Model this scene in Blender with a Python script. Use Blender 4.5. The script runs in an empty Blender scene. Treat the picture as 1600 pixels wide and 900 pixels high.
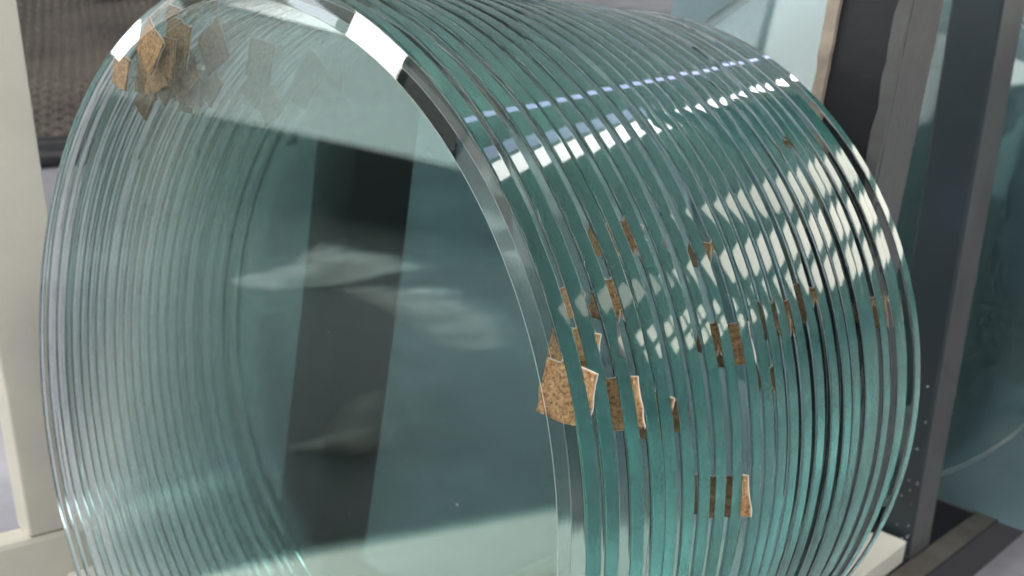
import bpy, bmesh, math, random
from mathutils import Vector, Matrix

# ------------------------------------------------------------------ units
R = 0.26                                   # disc radius in metres
LEAN = math.radians(-8.795)                # the whole stack leans back on its rack
M3 = Matrix.Rotation(LEAN, 3, 'X')
H = 2.1 * R                                # height of the disc centre line above the floor
def P(x, y, z):                            # rack coordinates (disc radii) -> world metres
    v = M3 @ Vector((x, y, z)) * R
    return Vector((v.x, v.y, v.z + H))
def D(x, y, z):
    return M3 @ Vector((x, y, z))
SL = -0.1547                               # dy/dz of a plumb line in rack coordinates

scene = bpy.context.scene
col = scene.collection
rng = random.Random(7)

# ------------------------------------------------------------------ camera
cam = bpy.data.cameras.new('camera')
cam.sensor_width = 36.0
cam.lens = 36.0
cam.clip_start = 0.02
cam.clip_end = 400
cam.dof.use_dof = True
cam.dof.focus_distance = 0.47
cam.dof.aperture_fstop = 14
co = bpy.data.objects.new('camera', cam)
col.objects.link(co)
rt = D(0.726665, 0.676836, 0.117688)
fw = D(-0.642394, 0.730164, -0.232787)
up = D(-0.243490, 0.093556, 0.965381)
m = Matrix.Identity(4)
for i in range(3):
    m[i][0], m[i][1], m[i][2] = rt[i], up[i], -fw[i]
m.translation = P(1.82839, -1.20007, 0.92605)
co.matrix_world = m
scene.camera = co

# ------------------------------------------------------------------ world, lamps, exposure
w = bpy.data.worlds.new('World')
scene.world = w
w.use_nodes = True
bg = w.node_tree.nodes['Background']
bg.inputs[0].default_value = (0.93, 1.0, 0.97, 1)
bg.inputs[1].default_value = 0.31
scene.view_settings.view_transform = 'Standard'
scene.view_settings.look = 'None'
scene.view_settings.gamma = 1
scene.view_settings.use_curve_mapping = False
scene.view_settings.exposure = 0.24

HA = math.radians(115)                     # long axis of the hall
U = Vector((math.cos(HA), math.sin(HA), 0))
V = Vector((math.sin(HA), -math.cos(HA), 0))
O = Vector((0, 0.15, H))
def area(name, X, s0, s1, h, width, color, power, aim):
    """strip lamp: X metres to the right of the hall axis, from s0 to s1 along it, h above the stack"""
    l = bpy.data.lights.new(name, 'AREA')
    l.shape = 'RECTANGLE'
    l.size = abs(s1 - s0)
    l.size_y = width
    l.color = color
    l.energy = power * l.size * l.size_y * math.pi      # power = radiance
    o = bpy.data.objects.new(name, l)
    col.objects.link(o)
    c = O + V * X + U * ((s0 + s1) / 2) + Vector((0, 0, h))
    zx = U
    zz = -Vector(aim).normalized()
    zz = (zz - zx * zz.dot(zx)).normalized()
    yy = zz.cross(zx)
    mm = Matrix.Identity(4)
    for i in range(3):
        mm[i][0], mm[i][1], mm[i][2] = zx[i], yy[i], zz[i]
    mm.translation = c
    o.matrix_world = mm
    return o
dn = (0, 0, -1)
area('batten_and_fill_lamp', 2.7, 3.2, 14.0, 3.5, 0.42, (1.0, 0.98, 0.95), 9.0, dn)
area('led_row_lamp', 1.5, 3.6, 22.0, 3.5, 0.11, (0.60, 0.60, 1.0), 4.5, dn)
area('led_row_lamp', 2.27, 3.6, 6.4, 3.5, 0.26, (0.62, 0.62, 1.0), 2.6, dn)
wl = (1.0, 0.91, 0.78)
for h, hh, pw, spans in ((3.05, 0.95, 3.6, ((6.7, 13.0),)), (1.85, 0.75, 4.8, ((4.9, 12.5),)),
                         (0.92, 0.62, 4.4, ((5.0, 12.0),)),
                         (1.16, 0.30, 5.5, ((3.55, 3.95), (4.08, 4.4))), (0.74, 0.28, 5.5, ((3.55, 3.95), (4.08, 4.4))), (2.2, 0.5, 2.4, ((3.7, 4.6),))):
    for s0, s1 in spans:
        area('window_and_fill_light', 6.0, s0, s1, h, hh, wl, pw, -V)
# windows in the left wall mirrored in the front face, and added fill lights
area('window_and_fill_light', -8.0, -4.6, 0.8, 1.30, 0.80, (1.0, 1.0, 0.98), 3.2, V)
area('window_and_fill_light', -8.0, -5.5, 1.2, 0.45, 0.86, (0.95, 1.0, 0.95), 0.62, V)  # added glowing panel, stands in for a pale lit wall below the windows
for X in (-2.7, 0.0, 2.7):  # added out of view to brighten the cream upright, floor and pads
    area('batten_and_fill_lamp', X, -9.0, 0.8, 3.5, 0.42, (1.0, 0.98, 0.95), 11.0, dn)
area('window_and_fill_light', -7.5, -3.25, -2.30, 2.30, 0.70, (1.0, 0.99, 0.97), 42.0, V)  # a lamp, mirrored as the white patch on the front bevel
area('window_and_fill_light', -7.5, -10.5, -4.6, 1.55, 1.5, (0.97, 1.0, 0.98), 3.0, V)  # added fill panel, brightens the front bevel to silver
area('window_and_fill_light', -7.5, -4.5, -3.4, 2.0, 0.9, (0.97, 1.0, 0.98), 1.6, V)  # added dim fill, softens the dark stretch of bevel beside the white patch
area('window_and_fill_light', -7.5, -2.1, -1.2, 2.38, 0.16, (0.85, 0.9, 1.0), 16.0, V)  # a lamp, mirrored as the thin streak along the bevel
area('window_and_fill_light', -7.5, 0.75, 1.35, 0.98, 0.45, (1.0, 1.0, 0.98), 22.0, V)

# ------------------------------------------------------------------ render settings
cy = scene.cycles
cy.max_bounces = 52
cy.transmission_bounces = 52
cy.glossy_bounces = 52
cy.diffuse_bounces = 3
cy.transparent_max_bounces = 16
cy.volume_bounces = 0
cy.caustics_refractive = True
cy.caustics_reflective = True
cy.sample_clamp_indirect = 6.0
cy.use_denoising = True
cy.use_adaptive_sampling = True
cy.adaptive_threshold = 0.08
cy.adaptive_min_samples = 16
cy.use_light_tree = False
w.cycles.sampling_method = 'NONE'

# ------------------------------------------------------------------ materials
def nodes(name):
    mt = bpy.data.materials.new(name)
    mt.use_nodes = True
    nt = mt.node_tree
    return mt, nt, nt.nodes['Principled BSDF'], nt.nodes['Material Output']
def N(nt, t, **kw):
    n = nt.nodes.new(t)
    for k, v in kw.items():
        setattr(n, k, v)
    return n
def ramp(nt, stops):
    r = N(nt, 'ShaderNodeValToRGB')
    e = r.color_ramp.elements
    while len(e) < len(stops):
        e.new(0.5)
    for i, (p, c) in enumerate(stops):
        e[i].position = p
        e[i].color = (*c, 1)
    return r
def noise(nt, coord, scale, detail=4, rough=0.6, vec=None):
    n = N(nt, 'ShaderNodeTexNoise')
    n.inputs['Scale'].default_value = scale
    n.inputs['Detail'].default_value = detail
    n.inputs['Roughness'].default_value = rough
    if vec is not None:
        mp = N(nt, 'ShaderNodeMapping')
        mp.inputs['Scale'].default_value = vec
        nt.links.new(coord, mp.inputs['Vector'])
        nt.links.new(mp.outputs[0], n.inputs['Vector'])
    else:
        nt.links.new(coord, n.inputs['Vector'])
    return n

def paint(name, base, dark, rough=0.45, scale=9, metallic=0.0, bump=0.15):
    mt, nt, b, out = nodes(name)
    tc = N(nt, 'ShaderNodeTexCoord').outputs['Object']
    n1 = noise(nt, tc, scale, 6, 0.65)
    n2 = noise(nt, tc, scale * 14, 3, 0.6)
    r = ramp(nt, ((0.30, dark), (0.62, base)))
    nt.links.new(n1.outputs['Fac'], r.inputs[0])
    nt.links.new(r.outputs[0], b.inputs['Base Color'])
    b.inputs['Roughness'].default_value = rough
    b.inputs['Metallic'].default_value = metallic
    bp = N(nt, 'ShaderNodeBump')
    bp.inputs['Strength'].default_value = bump
    bp.inputs['Distance'].default_value = 0.002
    nt.links.new(n2.outputs['Fac'], bp.inputs['Height'])
    nt.links.new(bp.outputs[0], b.inputs['Normal'])
    return mt

def glass_mat():
    """one material for the whole disc; the face attribute 'finish' says 0 polished face, 1 ground edge, 2 seamed arris"""
    mt = bpy.data.materials.new('float_glass')
    mt.use_nodes = True
    nt = mt.node_tree
    nt.nodes.clear()
    out = N(nt, 'ShaderNodeOutputMaterial')
    at = N(nt, 'ShaderNodeAttribute', attribute_name='finish')
    va = N(nt, 'ShaderNodeVolumeAbsorption')
    va.inputs['Color'].default_value = (0.34, 0.74, 0.71, 1)
    va.inputs['Density'].default_value = 5.0
    nt.links.new(va.outputs[0], out.inputs['Volume'])
    IOR = 1.50
    def glass_bsdf(rough, normal=None):
        g = N(nt, 'ShaderNodeBsdfGlass')
        g.inputs['IOR'].default_value = IOR
        g.inputs['Roughness'].default_value = rough
        return g
    # polished faces: transmitted light through dozens of plates is mostly p-polarised, so the
    # mean loss per face is below the unpolarised Fresnel value; total reflection stays total
    fr = N(nt, 'ShaderNodeFresnel')
    fr.inputs['IOR'].default_value = IOR
    pw = N(nt, 'ShaderNodeMath', operation='POWER')
    pw.inputs[1].default_value = 4.0
    nt.links.new(fr.outputs[0], pw.inputs[0])
    ma = N(nt, 'ShaderNodeMath', operation='MULTIPLY_ADD')
    ma.inputs[1].default_value = 0.58
    ma.inputs[2].default_value = 0.42
    nt.links.new(pw.outputs[0], ma.inputs[0])
    mu = N(nt, 'ShaderNodeMath', operation='MULTIPLY')
    nt.links.new(fr.outputs[0], mu.inputs[0])
    nt.links.new(ma.outputs[0], mu.inputs[1])
    rf = N(nt, 'ShaderNodeBsdfRefraction')
    rf.inputs['IOR'].default_value = IOR
    rf.inputs['Roughness'].default_value = 0.0
    gl = N(nt, 'ShaderNodeBsdfGlossy')
    gl.inputs['Roughness'].default_value = 0.0
    gl.inputs['Color'].default_value = (1, 1, 1, 1)
    face = N(nt, 'ShaderNodeMixShader')
    nt.links.new(mu.outputs[0], face.inputs[0])
    nt.links.new(rf.outputs[0], face.inputs[1])
    nt.links.new(gl.outputs[0], face.inputs[2])
    df = N(nt, 'ShaderNodeBsdfDiffuse')
    df.inputs['Color'].default_value = (0.85, 0.88, 0.87, 1)
    ar = N(nt, 'ShaderNodeMixShader')
    ar.inputs[0].default_value = 0.30
    nt.links.new(glass_bsdf(0.3).outputs[0], ar.inputs[1])
    nt.links.new(df.outputs[0], ar.inputs[2])
    # ground and flame-polished edge: light inside is scattered, the outer skin still mirrors
    r2 = N(nt, 'ShaderNodeBsdfRefraction')
    r2.inputs['IOR'].default_value = IOR
    r2.inputs['Roughness'].default_value = 0.19
    g2 = N(nt, 'ShaderNodeBsdfGlossy')
    g2.inputs['Roughness'].default_value = 0.045
    g2.inputs['Color'].default_value = (1, 1, 1, 1)
    edge = N(nt, 'ShaderNodeMixShader')
    nt.links.new(fr.outputs[0], edge.inputs[0])
    nt.links.new(r2.outputs[0], edge.inputs[1])
    nt.links.new(g2.outputs[0], edge.inputs[2])
    gs = [face, edge, ar]
    tc = N(nt, 'ShaderNodeTexCoord').outputs['Object']
    n = noise(nt, tc, 1.0, 2, 0.6, (2, 2600, 2))
    bp = N(nt, 'ShaderNodeBump')
    bp.inputs['Distance'].default_value = 0.00004
    bp.inputs['Strength'].default_value = 0.06
    nt.links.new(n.outputs['Fac'], bp.inputs['Height'])
    nt.links.new(bp.outputs[0], g2.inputs['Normal'])
    prev = gs[0].outputs[0]
    for lim, g in ((0.5, gs[1]), (1.5, gs[2])):
        c = N(nt, 'ShaderNodeMath', operation='GREATER_THAN')
        c.inputs[1].default_value = lim
        nt.links.new(at.outputs['Fac'], c.inputs[0])
        mx = N(nt, 'ShaderNodeMixShader')
        nt.links.new(c.outputs[0], mx.inputs[0])
        nt.links.new(prev, mx.inputs[1])
        nt.links.new(g.outputs[0], mx.inputs[2])
        prev = mx.outputs[0]
    nt.links.new(prev, out.inputs['Surface'])
    return mt
M_glass = glass_mat()
M_cream = paint('cream_paint', (0.76, 0.73, 0.64), (0.66, 0.63, 0.55), 0.5, 7)
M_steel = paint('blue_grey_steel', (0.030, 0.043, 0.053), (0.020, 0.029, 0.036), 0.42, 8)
M_post = paint('pale_blue_grey_paint', (0.17, 0.20, 0.225), (0.13, 0.15, 0.17), 0.5, 6)
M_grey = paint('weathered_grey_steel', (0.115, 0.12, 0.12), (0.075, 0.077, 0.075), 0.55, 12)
M_dark = paint('dark_navy_steel', (0.012, 0.0125, 0.018), (0.006, 0.007, 0.010), 0.55, 8)
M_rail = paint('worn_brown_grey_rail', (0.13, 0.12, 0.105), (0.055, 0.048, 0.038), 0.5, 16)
M_rubber = paint('black_pipe', (0.03, 0.03, 0.035), (0.015, 0.015, 0.018), 0.4, 20)
M_teal = paint('teal_board', (0.17, 0.26, 0.29), (0.11, 0.18, 0.20), 0.5, 4)
M_pad = paint('beige_foam', (0.42, 0.36, 0.29), (0.25, 0.21, 0.17), 0.85, 30)
M_foam = paint('white_foam', (0.80, 0.79, 0.76), (0.72, 0.71, 0.68), 0.8, 60)

def cork_mat():
    mt, nt, b, out = nodes('cork')
    tc = N(nt, 'ShaderNodeTexCoord').outputs['Object']
    v = N(nt, 'ShaderNodeTexVoronoi')
    v.inputs['Scale'].default_value = 620
    nt.links.new(tc, v.inputs['Vector'])
    n = noise(nt, tc, 380, 5, 0.75)
    r1 = ramp(nt, ((0.0, (0.40, 0.21, 0.09)), (0.5, (0.58, 0.34, 0.16)), (1.0, (0.74, 0.50, 0.28))))
    nt.links.new(v.outputs['Color'], r1.inputs[0])
    r2 = ramp(nt, ((0.36, (0.22, 0.17, 0.14)), (0.52, (1, 1, 1))))
    nt.links.new(n.outputs['Fac'], r2.inputs[0])
    mx = N(nt, 'ShaderNodeMix', data_type='RGBA', blend_type='MULTIPLY')
    mx.inputs[0].default_value = 1
    nt.links.new(r1.outputs[0], mx.inputs[6])
    nt.links.new(r2.outputs[0], mx.inputs[7])
    nt.links.new(mx.outputs[2], b.inputs['Base Color'])
    b.inputs['Roughness'].default_value = 0.85
    bp = N(nt, 'ShaderNodeBump')
    bp.inputs['Strength'].default_value = 0.5
    bp.inputs['Distance'].default_value = 0.0006
    nt.links.new(n.outputs['Fac'], bp.inputs['Height'])
    nt.links.new(bp.outputs[0], b.inputs['Normal'])
    return mt
M_cork = cork_mat()

def floor_mat():
    mt, nt, b, out = nodes('sealed_concrete_floor')
    tc = N(nt, 'ShaderNodeTexCoord').outputs['Object']
    n1 = noise(nt, tc, 1.6, 7, 0.62)
    n2 = noise(nt, tc, 22, 5, 0.7)
    r = ramp(nt, ((0.32, (0.21, 0.20, 0.245)), (0.50, (0.37, 0.36, 0.405)), (0.66, (0.55, 0.54, 0.58))))
    nt.links.new(n1.outputs['Fac'], r.inputs[0])
    nt.links.new(r.outputs[0], b.inputs['Base Color'])
    rr = ramp(nt, ((0.3, (0.28,) * 3), (0.7, (0.5,) * 3)))
    nt.links.new(n2.outputs['Fac'], rr.inputs[0])
    nt.links.new(rr.outputs[0], b.inputs['Roughness'])
    return mt
M_floor = floor_mat()

def mat_mat():
    mt, nt, b, out = nodes('woven_taupe_mat')
    tc = N(nt, 'ShaderNodeTexCoord').outputs['Object']
    n1 = noise(nt, tc, 2.2, 5, 0.6)
    r = ramp(nt, ((0.3, (0.075, 0.062, 0.056)), (0.7, (0.175, 0.148, 0.132))))
    nt.links.new(n1.outputs['Fac'], r.inputs[0])
    nt.links.new(r.outputs[0], b.inputs['Base Color'])
    b.inputs['Roughness'].default_value = 0.8
    return mt
M_mat = mat_mat()

# ------------------------------------------------------------------ mesh helpers
def link(name, me, parent=None):
    o = bpy.data.objects.new(name, me)
    col.objects.link(o)
    if parent:
        o.parent = parent
    return o
def tag(o, label=None, cat=None, group=None, kind=None):
    if label: o['label'] = label
    if cat: o['category'] = cat
    if group: o['group'] = group
    if kind: o['kind'] = kind
    return o
def hexa(name, c8, mats, parent=None, bevel=0.0015, face_mats=None):
    """box from eight world corners (bottom four, top four, same winding)"""
    bm = bmesh.new()
    ctr = sum(c8, Vector()) / 8
    vs = [bm.verts.new(c - ctr) for c in c8]
    for k, idx in enumerate(((3, 2, 1, 0), (4, 5, 6, 7), (0, 1, 5, 4), (1, 2, 6, 5), (2, 3, 7, 6), (3, 0, 4, 7))):
        f = bm.faces.new([vs[i] for i in idx])
        f.material_index = face_mats[k] if face_mats else 0
    bmesh.ops.recalc_face_normals(bm, faces=bm.faces)
    if bevel:
        bmesh.ops.bevel(bm, geom=list(bm.edges), offset=bevel, segments=2, affect='EDGES', profile=0.5)
    me = bpy.data.meshes.new(name)
    bm.to_mesh(me); bm.free()
    for mt in mats: me.materials.append(mt)
    o = link(name, me, parent)
    o.location = ctr - (parent.location if parent else Vector())
    return o
def rbox(name, x0, x1, y0, y1, z0, z1, mats, parent=None, slope=0.0, zref=-1.0, bevel=0.0015, fm=None, rise=0.0):
    """box in rack coordinates; slope = SL makes its long sides plumb"""
    c = []
    for z in (z0, z1):
        s = slope * (z - zref)
        za, zb = z + rise * y0, z + rise * y1
        c += [P(x0, y0 + s, za), P(x1, y0 + s, za), P(x1, y1 + s, zb), P(x0, y1 + s, zb)]
    return hexa(name, c, mats, parent, bevel, fm)

# ------------------------------------------------------------------ setting
bm = bmesh.new()
bmesh.ops.create_grid(bm, x_segments=2, y_segments=2, size=40)
me = bpy.data.meshes.new('floor'); bm.to_mesh(me); bm.free()
me.materials.append(M_floor)
tag(link('floor', me), kind='structure')

# added dark sheet on the floor, darkens what the front disc mirrors
bm = bmesh.new()
vs = [bm.verts.new(c) for c in ((-40, -40.0, 0.004), (-0.60, -40.0, 0.004), (-0.60, -0.30, 0.004), (-40, -0.30, 0.004))]
bm.faces.new(vs)
me = bpy.data.meshes.new('dark_sheet'); bm.to_mesh(me); bm.free()
wk = paint('dark_sheet_coating', (0.022, 0.020, 0.018), (0.005, 0.0055, 0.006), 0.6, 1.1)
wk.node_tree.nodes['Principled BSDF'].inputs['Specular IOR Level'].default_value = 0.12
me.materials.append(wk)
tag(link('dark_sheet', me), kind='structure')

fb_ = [Vector(c) for z in (0.008, 0.045) for c in ((-0.72, -9.0, z), (-0.50, -9.0, z), (-0.50, -0.33, z), (-0.72, -0.33, z))]
FLOOR_BEAM = fb_

# woven mat on the floor beyond the cream frame
def woven_mat(nx, ny, st):
    bm = bmesh.new()
    def strand(a, d, n, wd, th, ph):
        prev = None
        side = Vector((-d.y, d.x, 0)).normalized() * wd
        for i in range(n + 1):
            p = a + d * i
            z = 0.010 + 0.008 * math.cos(math.pi * i + ph) + 0.22 * p.x + 0.03 * math.sin(p.x * 2.3 + p.y * 1.1) * min(1, p.x)
            j = Vector((rng.uniform(-1, 1), rng.uniform(-1, 1), 0)) * st * 0.07
            q = [bm.verts.new((p + side + j) + Vector((0, 0, z - 0.006))), bm.verts.new(p + j + Vector((0, 0, z + th))), bm.verts.new((p - side + j) + Vector((0, 0, z - 0.006)))]
            if prev:
                bm.faces.new((prev[0], prev[1], q[1], q[0])); bm.faces.new((prev[1], prev[2], q[2], q[1]))
            prev = q
    for i in range(ny + 1):
        strand(Vector((0, i * st, 0)), Vector((st, 0, 0)), nx, st * 0.31, 0.006, math.pi * (i % 2))
    for i in range(nx + 1):
        strand(Vector((i * st, 0, 0)), Vector((0, st, 0)), ny, st * 0.31, 0.006, math.pi * (i % 2 + 1))
    me = bpy.data.meshes.new('woven_mat'); bm.to_mesh(me); bm.free()
    me.materials.append(M_mat)
    return me
mo = link('woven_mat', woven_mat(96, 70, 0.042))
ang = math.radians(154)
mo.rotation_euler = (0, 0, ang)
mo.location = Vector((-3.30, 1.26, 0.004)) - Vector((-math.sin(ang), math.cos(ang), 0)) * 1.5
tag(mo, 'dark taupe woven mat heaped up on the floor beyond the cream upright', 'mat')

# crate on the far side of the mat
cr = link('crate', None)
cr.location = (-4.80, 2.30, 0.43)
M_yellow = paint('ochre_plastic', (0.34, 0.25, 0.07), (0.22, 0.16, 0.05), 0.5, 6)
def wbox(name, parent, x0, x1, y0, y1, z0, z1, mt, bevel=0.004):
    c = []
    for z in (z0, z1):
        c += [parent.location + Vector(v) for v in ((x0, y0, z), (x1, y0, z), (x1, y1, z), (x0, y1, z))]
    return hexa(name, c, [mt], parent, bevel)
for nm, b in (('side_panel', (-0.075, 0.075, -0.10, -0.09)), ('side_panel', (-0.075, 0.075, 0.09, 0.10)), ('side_panel', (-0.075, -0.065, -0.0895, 0.0895)), ('side_panel', (0.065, 0.075, -0.0895, 0.0895))):
    wbox(nm, cr, *b, 0.011, 0.12, M_yellow, 0.002)
wbox('bottom', cr, -0.075, 0.075, -0.10, 0.10, 0.0, 0.01, M_yellow, 0.002)
wbox('rim', cr, -0.08, 0.08, -0.112, -0.101, 0.10, 0.122, M_yellow, 0.002)
tag(cr, 'small ochre plastic crate resting on the woven mat', 'crate')

def pipe(p0, p1, r, label):
    bm = bmesh.new()
    p0, p1 = Vector(p0), Vector(p1)
    d = p1 - p0
    for rr, cap in ((r, 1), (r * 0.8, 0)):
        pass
    q = d.to_track_quat('Z', 'Y').to_matrix().to_4x4()
    ctr = (p0 + p1) / 2
    ring = []
    n = 20
    L2 = d.length / 2
    prof = ((L2 - 0.1, r * 0.78), (L2, r * 0.78), (L2, r), (-L2, r), (-L2, r * 0.78), (-L2 + 0.1, r * 0.78))
    for (z, rad) in prof:
        ring.append([bm.verts.new(q @ Vector((rad * math.cos(2 * math.pi * k / n), rad * math.sin(2 * math.pi * k / n), z))) for k in range(n)])
    for a, b in zip(ring, ring[1:]):
        for k in range(n):
            bm.faces.new((a[k], a[(k + 1) % n], b[(k + 1) % n], b[k]))
    bmesh.ops.recalc_face_normals(bm, faces=bm.faces)
    me = bpy.data.meshes.new('pipe'); bm.to_mesh(me); bm.free()
    for p_ in me.polygons: p_.use_smooth = True
    me.materials.append(M_rubber)
    o = link('pipe', me); o.location = ctr
    return tag(o, label, 'pipe', None)
pipe((-3.62, 0.30, 0.032), (-2.87, 2.14, 0.032), 0.032, 'black pipe on the floor lying against the woven mat')
pipe((-3.42, 0.22, 0.036), (-2.66, 2.06, 0.036), 0.036, 'thicker black pipe on the floor, the one farther from the woven mat')

tag(hexa('steel_beam', FLOOR_BEAM, [M_cream], None, 0.004), 'long cream beam on the floor, mirrored as a pale band low in the front disc', 'beam')

# crumpled film added on the dark sheet, gives the front disc shapes to mirror
M_film = paint('milky_added_film', (0.28, 0.27, 0.25), (0.14, 0.135, 0.13), 0.4, 5)
def film(x, y, lx, ly, ang, seed, label):
    r = random.Random(seed)
    bm = bmesh.new()
    nx, ny = 26, 12
    ph = [r.uniform(0, 6.28) for _ in range(6)]
    g = []
    for i in range(nx + 1):
        row = []
        for j in range(ny + 1):
            u, v = i / nx - 0.5, j / ny - 0.5
            taper = 1 - 0.55 * (u + 0.5) ** 2
            z = 0.05 + 0.035 * math.sin(9 * u + ph[0] + 3 * v) + 0.03 * math.sin(17 * v + ph[1] + 5 * u) + 0.018 * math.sin(31 * u - 13 * v + ph[2]) + r.uniform(-0.008, 0.008)
            z *= max(0.0, 1 - (2 * abs(u)) ** 4) * max(0.0, 1 - (2 * abs(v)) ** 4)
            row.append(bm.verts.new((u * lx + 0.05 * math.sin(7 * v + ph[3]), v * ly * taper + 0.06 * math.sin(5 * u + ph[4]), 0.006 + max(0.0, z))))
        g.append(row)
    for i in range(nx):
        for j in range(ny):
            f = bm.faces.new((g[i][j], g[i + 1][j], g[i + 1][j + 1], g[i][j + 1])); f.smooth = True
    me = bpy.data.meshes.new('added_film'); bm.to_mesh(me); bm.free()
    me.materials.append(M_film)
    o = link('added_film', me)
    o.location = (x, y, 0.0)
    o.rotation_euler = (0, 0, math.radians(ang))
    tag(o, label, 'packing film')
film(-3.5, -2.9, 1.9, 0.40, 62, 1, 'long crumpled milky film added on the dark sheet, mirrored in the front disc')
film(-2.55, -2.75, 1.0, 0.55, 20, 2, 'broad crumpled milky film added on the dark sheet near the long piece')
film(-1.30, -1.25, 0.30, 0.07, 75, 3, 'narrow strip of film added on the dark sheet beside the cream beam')

# ------------------------------------------------------------------ the rack
rack = link('glass_rack', None)
rack.location = P(0, 1.5, -1.2)
tag(rack, 'steel leaning rack with cream left frame and dark back struts carrying the glass stack', 'rack')
PL0 = -1.012
rbox('base_plate', -0.30, 0.545, -0.35, 2.92, PL0 - 0.10, PL0, [M_cream], rack, rise=0.043)
rbox('base_plate', -0.60, 0.545, 3.22, 5.2, PL0 - 0.10, PL0, [M_dark], rack)
rbox('side_rail', -1.40, -1.30, -0.38, 0.42, -1.12, -0.845, [M_cream], rack, bevel=0.006)
rbox('upright', -1.40, -1.30, 0.115, 0.33, -0.8445, 1.9, [M_cream], rack, SL, -0.84, bevel=0.002)
rbox('upright', -1.40, -1.30, -0.37, -0.22, -0.8445, 1.9, [M_cream], rack, SL, -0.84, bevel=0.002)
# right-hand rail: grey top, black outer side
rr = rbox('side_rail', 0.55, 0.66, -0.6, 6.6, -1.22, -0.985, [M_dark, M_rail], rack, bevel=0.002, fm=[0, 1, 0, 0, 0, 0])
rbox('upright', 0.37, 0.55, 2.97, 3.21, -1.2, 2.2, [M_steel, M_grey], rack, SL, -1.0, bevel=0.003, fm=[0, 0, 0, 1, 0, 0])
# leaning struts the stack rests against
rbox('back_strut', 0.50, 0.70, 1.50, 1.72, -0.98, 1.25, [M_dark, M_grey], rack, bevel=0.003, fm=[0, 0, 0, 1, 0, 0])
rbox('back_strut', -0.95, -0.75, 1.50, 1.72, -1.85, 1.25, [M_dark], rack, bevel=0.003)
for y0 in (-0.34, 0.24):
    rbox('cross_beam', -1.299, -0.301, y0, y0 + 0.16, PL0 - 0.10, PL0 - 0.002, [M_cream], rack)
rbox('cross_beam', -0.749, -0.301, 1.54, 1.68, PL0 - 0.03, PL0 + 0.055, [M_dark], rack)
# second bay: added board, gives the glass of the larger discs a teal depth
rbox('tint_board', -1.62, 1.3, 3.78, 3.84, -1.0, 1.44, [M_teal], rack, bevel=0.003)
# ragged foam padding along the strut and flaking paint on its edge
def ragged(name, x0, x1, y, mat, amp, seed):
    r = random.Random(seed)
    bm = bmesh.new()
    n = 70
    prev = None
    ctr = P((x0 + x1) / 2, y, 0.3)
    w0 = w1 = 0.0
    for i in range(n + 1):
        z = -0.9 + 2.1 * i / n
        w0 = w0 * 0.55 + r.uniform(-1, 1) * amp
        w1 = w1 * 0.55 + r.uniform(-1, 1) * amp * 0.3
        row = []
        for (x, yy_) in ((x0 + w0, y), (x1 + w1, y), (x1 + w1, y - 0.018), (x0 + w0, y - 0.018)):
            row.append(bm.verts.new(P(x, yy_, z) - ctr))
        if prev:
            for k in range(4):
                bm.faces.new((prev[k], prev[(k + 1) % 4], row[(k + 1) % 4], row[k]))
        prev = row
    bmesh.ops.recalc_face_normals(bm, faces=bm.faces)
    me = bpy.data.meshes.new(name); bm.to_mesh(me); bm.free()
    me.materials.append(mat)
    o = link(name, me, rack); o.location = ctr - rack.location
    return o
ragged('padding_strip', 0.478, 0.512, 1.498, M_pad, 0.005, 3)
ragged('paint_flake', 0.672, 0.705, 1.498, M_grey, 0.0035, 4)
# feet down to the floor
for x, y in ((-1.35, -0.25), (-1.35, 0.30), (0.60, -0.4), (0.60, 5.9)):
    tp = P(x, y, -1.121 if x < 0 else -1.221)
    s = 0.012
    hexa('foot', [Vector((tp.x + a * s, tp.y + b * s, 0.0)) for a, b in ((-1, -1), (1, -1), (1, 1), (-1, 1))] +
         [Vector((tp.x + a * s, tp.y + b * s, tp.z + b * s * math.tan(LEAN))) for a, b in ((-1, -1), (1, -1), (1, 1), (-1, 1))], [M_dark], rack)

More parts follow.
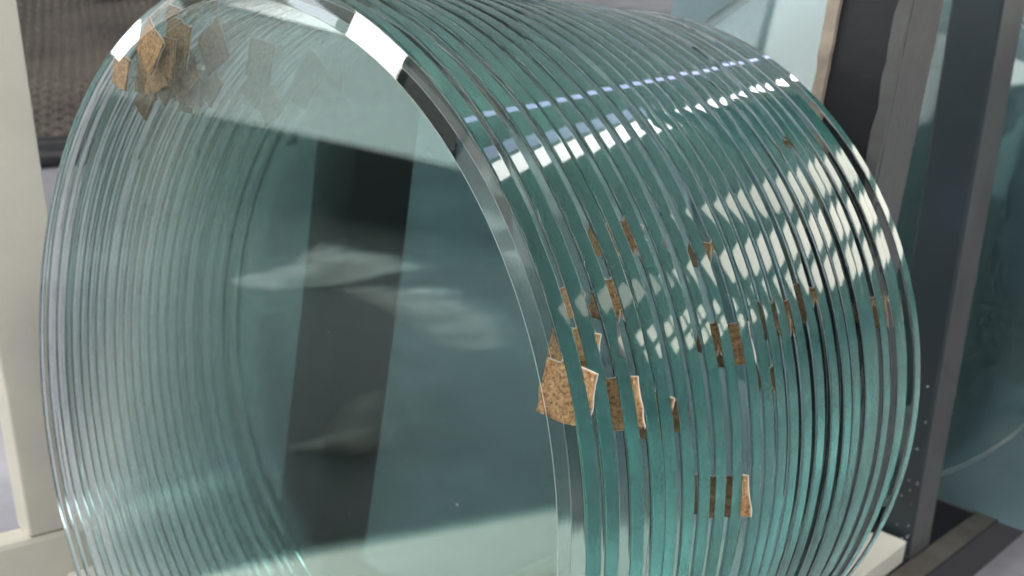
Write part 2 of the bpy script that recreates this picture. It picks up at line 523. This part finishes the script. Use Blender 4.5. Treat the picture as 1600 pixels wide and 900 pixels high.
# ------------------------------------------------------------------ glass discs
T = 0.0482                                  # thickness
WR, WY = 0.053, 0.0075                      # bevel width and depth
def disc_mesh(name, rad=1.0, seg=256, bevel=True):
    A = 0.0012                              # seamed arris
    if bevel:
        C = 0.0034                          # rounded, polished corners of the rim
        prof = [(0, rad - WR, 0), (A * 0.3, rad - WR + A, 3), (WY - 0.0003, rad - C - 0.0012, 2), (WY + C * 0.16, rad - C * 0.66, 2), (WY + C * 0.5, rad - C * 0.22, 2), (WY + C * 1.1, rad - 0.00003, 1), (WY + C * 1.45, rad, 1),
                (WY + (T - WY) * 0.5, rad + 0.00004, 1), (T - C * 1.45, rad, 1), (T - C * 1.1, rad - 0.00003, 1), (T - C * 0.5, rad - C * 0.22, 1), (T - C * 0.16, rad - C * 0.66, 2), (T, rad - C - 0.0012, 2)]
    else:
        prof = [(0, rad - 2 * A, 0), (2 * A, rad, 3), (T - 2 * A, rad, 1), (T, rad - 2 * A, 3)]
    bm = bmesh.new()
    rings = []
    for (y, r, mi) in prof:
        rings.append([bm.verts.new((r * R * math.cos(2 * math.pi * k / seg), y * R, r * R * math.sin(2 * math.pi * k / seg))) for k in range(seg)])
    for j in range(len(rings) - 1):
        a, b = rings[j], rings[j + 1]
        for k in range(seg):
            f = bm.faces.new((a[k], a[(k + 1) % seg], b[(k + 1) % seg], b[k]))
            f.material_index = prof[j + 1][2]
            f.smooth = True
    f = bm.faces.new(rings[0]); f.material_index = 0
    f = bm.faces.new(rings[-1][::-1]); f.material_index = 0
    bmesh.ops.recalc_face_normals(bm, faces=bm.faces)
    for j, rg in enumerate(rings):
        for k in range(seg):
            e = bm.edges.get((rg[k], rg[(k + 1) % seg]))
            e.smooth = bevel and 3 <= j <= 11
    me = bpy.data.meshes.new(name)
    fin = [(0.0, 1.0, 0.0, 2.0)[f.material_index] for f in bm.faces]
    for f in bm.faces: f.material_index = 0
    bm.to_mesh(me); bm.free()
    at = me.attributes.new('finish', 'FLOAT', 'FACE')
    for p_, v_ in zip(me.polygons, fin): at.data[p_.index].value = v_
    me.materials.append(M_glass)
    return me
ORD = ['front', 'second', 'third', 'fourth', 'fifth', 'sixth', 'seventh', 'eighth', 'ninth', 'tenth', 'eleventh', 'twelfth',
       'thirteenth', 'fourteenth', 'fifteenth', 'sixteenth', 'seventeenth', 'eighteenth', 'nineteenth', 'twentieth',
       'twenty-first', 'twenty-second', 'twenty-third', 'last']
NB = 24
PITCH = 0.0555
me_disc = disc_mesh('glass_disc')
ys = []
yy = 0.0
for i in range(NB):
    ys.append(yy)
    yy += PITCH + (rng.uniform(-0.0022, 0.0022) if i else 0)
k = (NB - 1) * PITCH / ys[-1]
ys = [v * k for v in ys]
offs = []
for i in range(NB):
    o = link('glass_disc', me_disc)
    dx = rng.uniform(-0.007, 0.007) if i else 0.0
    dz = 0.057 * i / NB + (rng.uniform(0.0, 0.006) if i else 0.0)
    offs.append((dx, dz))
    o.location = P(dx, ys[i], dz)
    o.rotation_euler = (LEAN + math.radians(rng.uniform(-0.05, 0.05)), 0, math.radians(rng.uniform(-0.05, 0.05)))
    if i == 0:
        lab = 'thick clear green glass disc whose whole face is exposed, front of the stack'
    elif i == NB - 1:
        lab = 'last clear green glass disc of the stack, resting against the dark struts'
    else:
        lab = '%s clear green glass disc of the stack, the fully exposed one being first' % ORD[i]
    tag(o, lab, 'glass disc', 'glass discs standing in the leaning stack')

# the neighbouring stack of larger discs behind the steel upright
R2 = 1.22
me_big = disc_mesh('large_glass_disc', R2, 192, False)
for i in range(4):
    o = link('large_glass_disc', me_big)
    o.location = P(-0.29 + rng.uniform(-.01, .01), 3.32 + i * 0.058, 0.222 + rng.uniform(0, .01))
    o.rotation_euler = (LEAN, 0, 0)
    tag(o, 'larger clear glass disc in the second stack, %s from the steel upright' % ['first', 'second', 'third', 'fourth', 'fifth', 'sixth', 'seventh'][i], 'glass disc', 'larger discs in the second stack')

# ------------------------------------------------------------------ cork pads between the discs
def pad_mesh(seed):
    r = random.Random(seed)
    s = 0.049
    n = 5
    pts = []
    for (ax, az, bx, bz) in ((-1, -1, 1, -1), (1, -1, 1, 1), (1, 1, -1, 1), (-1, 1, -1, -1)):
        for k in range(n):
            t = k / n
            j = 0.0 if k == 0 else 0.05
            pts.append(((ax + (bx - ax) * t + r.uniform(-j, j)) * s * R, (az + (bz - az) * t + r.uniform(-j, j)) * s * R))
    def slab(y0, y1, grow, mat):
        bm = bmesh.new()
        a = [bm.verts.new((x * grow, y0 * R, z * grow)) for x, z in pts]
        b = [bm.verts.new((x * grow, y1 * R, z * grow)) for x, z in pts]
        m_ = len(pts)
        for k in range(m_):
            bm.faces.new((a[k], a[(k + 1) % m_], b[(k + 1) % m_], b[k]))
        bm.faces.new(a); bm.faces.new(b[::-1])
        bmesh.ops.recalc_face_normals(bm, faces=bm.faces)
        me = bpy.data.meshes.new('cork_pad'); bm.to_mesh(me); bm.free()
        me.materials.append(mat)
        return me
    return slab(0.0006, 0.0056, 1.0, M_cork), slab(0.0058, 0.0078, 1.03, M_foam)
PADS = [pad_mesh(100 + q) for q in range(4)]
def pad(gap, th, rad, rot, where, sc=1.0):
    c = math.cos(math.radians(th)) * rad
    s = math.sin(math.radians(th)) * rad
    a, b = PADS[rng.randrange(4)]
    o = link('cork_pad', a)
    o.location = P(c, ys[gap] + T + 0.0004, s)
    o.rotation_euler = (Matrix.Rotation(LEAN, 3, 'X') @ Matrix.Rotation(math.radians(rot), 3, 'Y')).to_euler()
    o.scale = (sc * rng.uniform(0.75, 1.0) if sc < 0.8 else sc, 0.85, sc * rng.uniform(0.9, 1.25) if sc < 0.8 else sc)
    f = link('foam_backing', b, o)
    nm = 'front and second' if gap == 0 else '%s and %s' % (ORD[gap], ORD[gap + 1])
    tag(o, 'cork pad %s, wedged between the %s discs' % (where, nm), 'cork pad', 'cork spacer pads between the glass discs')
NEAR = ((0, 24.0, 0.962, 6, 0.92), (1, 27.6, 0.950, 3, 0.8), (2, 21.8, 0.972, -16, 0.85), (3, 20.8, 0.966, 4, 0.6), (4, 19.6, 0.962, 8, 0.7), (5, 18.8, 0.968, -4, 0.55),
        (4, 38.6, 0.966, 3, 0.6), (5, 38.2, 0.964, 9, 0.7), (1, 32.4, 0.974, 7, 0.45), (3, 32.2, 0.968, 4, 0.6), (9, 35.6, 0.972, 2, 0.5),
        (12, 26.4, 0.966, 5, 0.65), (13, 26.2, 0.970, -8, 0.6), (15, 27.5, 0.966, 3, 0.65), (8, 25.9, 0.970, 6, 0.55), (9, 24.6, 0.972, -18, 0.8), (11, 19.8, 0.972, 8, 0.5),
        (20, 24.8, 0.970, 4, 0.6), (21, 24.0, 0.972, -12, 0.7), (7, 8.6, 0.966, 2, 0.7), (8, 7.8, 0.972, -14, 0.8), (19, 50.0, 0.974, 12, 0.5))
for g, th, rd, rot, sc in NEAR:
    where = 'on the open rim side' if 12 < th < 30 else ('high on the open rim side' if th > 30 else 'low on the open rim side')
    pad(g, th, rd - (0.007 if sc < 0.75 else 0.0), rot - th * 0.2, where, sc)
for g in (0, 1, 2, 3, 4, 5, 6, 7, 9, 10, 12, 14, 16, 18, 20):
    pad(g, 127 + rng.uniform(-9, 7) if g else 128.2, 0.925 + rng.uniform(-0.06, 0.02) if g else 0.945, rng.uniform(-40, 40) if g else 12, 'by the cream frame', rng.uniform(0.7, 1.05))

for g, th, rd, rot, sc in ((0, 119, 0.93, 35, 0.9), (1, 122, 0.90, -20, 1.1), (2, 117, 0.93, 10, 1.0), (3, 120, 0.88, 50, 1.1), (5, 116, 0.92, -35, 1.0)):
    pad(g, th, rd, rot, 'near the top', sc)

# ------------------------------------------------------------------ specks
def specks(name, pts, mat, parent, seed):
    """small irregular flakes lying on a face: pts = (centre, u axis, v axis, normal, radius)"""
    r = random.Random(seed)
    bm = bmesh.new()
    for c, u, v, n, rad in pts:
        k = 7
        base = [c + (u * math.cos(6.2832 * q / k) + v * math.sin(6.2832 * q / k)) * rad * r.uniform(0.5, 1.2) for q in range(k)]
        a = [bm.verts.new(p_) for p_ in base]
        top = bm.verts.new(c + n * rad * 0.35)
        for q in range(k):
            bm.faces.new((a[q], a[(q + 1) % k], top))
    bmesh.ops.recalc_face_normals(bm, faces=bm.faces)
    me = bpy.data.meshes.new(name); bm.to_mesh(me); bm.free()
    me.materials.append(mat)
    o = link(name, me, parent)
    o.matrix_parent_inverse = Matrix.Identity(4)
    return tag(o, None, None, None, 'stuff')
front = [o for o in col.objects if o.name == 'glass_disc'][0]
r = random.Random(21)
pts = []
while len(pts) < 46:
    x, z = r.uniform(-0.9, 0.92), r.uniform(-0.6, 0.9)
    if x * x + z * z < 0.85:
        pts.append((Vector((x * R, -0.00008, z * R)), Vector((1, 0, 0)), Vector((0, 0, 1)), Vector((0, -1, 0)), r.choice((0.0002, 0.0003, 0.0003, 0.0005))))
specks('dust_speck', pts, M_foam, front, 1)
pts = []
for q in range(60):
    z = -1.0 + 1.1 * r.random() ** 1.6
    x = r.uniform(0.375, 0.545)
    c = P(x, 2.9695 + SL * (z + 1.0), z) - rack.location
    pts.append((c, D(1, 0, 0), D(0, SL, 1).normalized(), D(0, -1, -0.15).normalized(), r.choice((0.0004, 0.0006, 0.0008, 0.0012))))
specks('paint_speck', pts, M_foam, rack, 2)
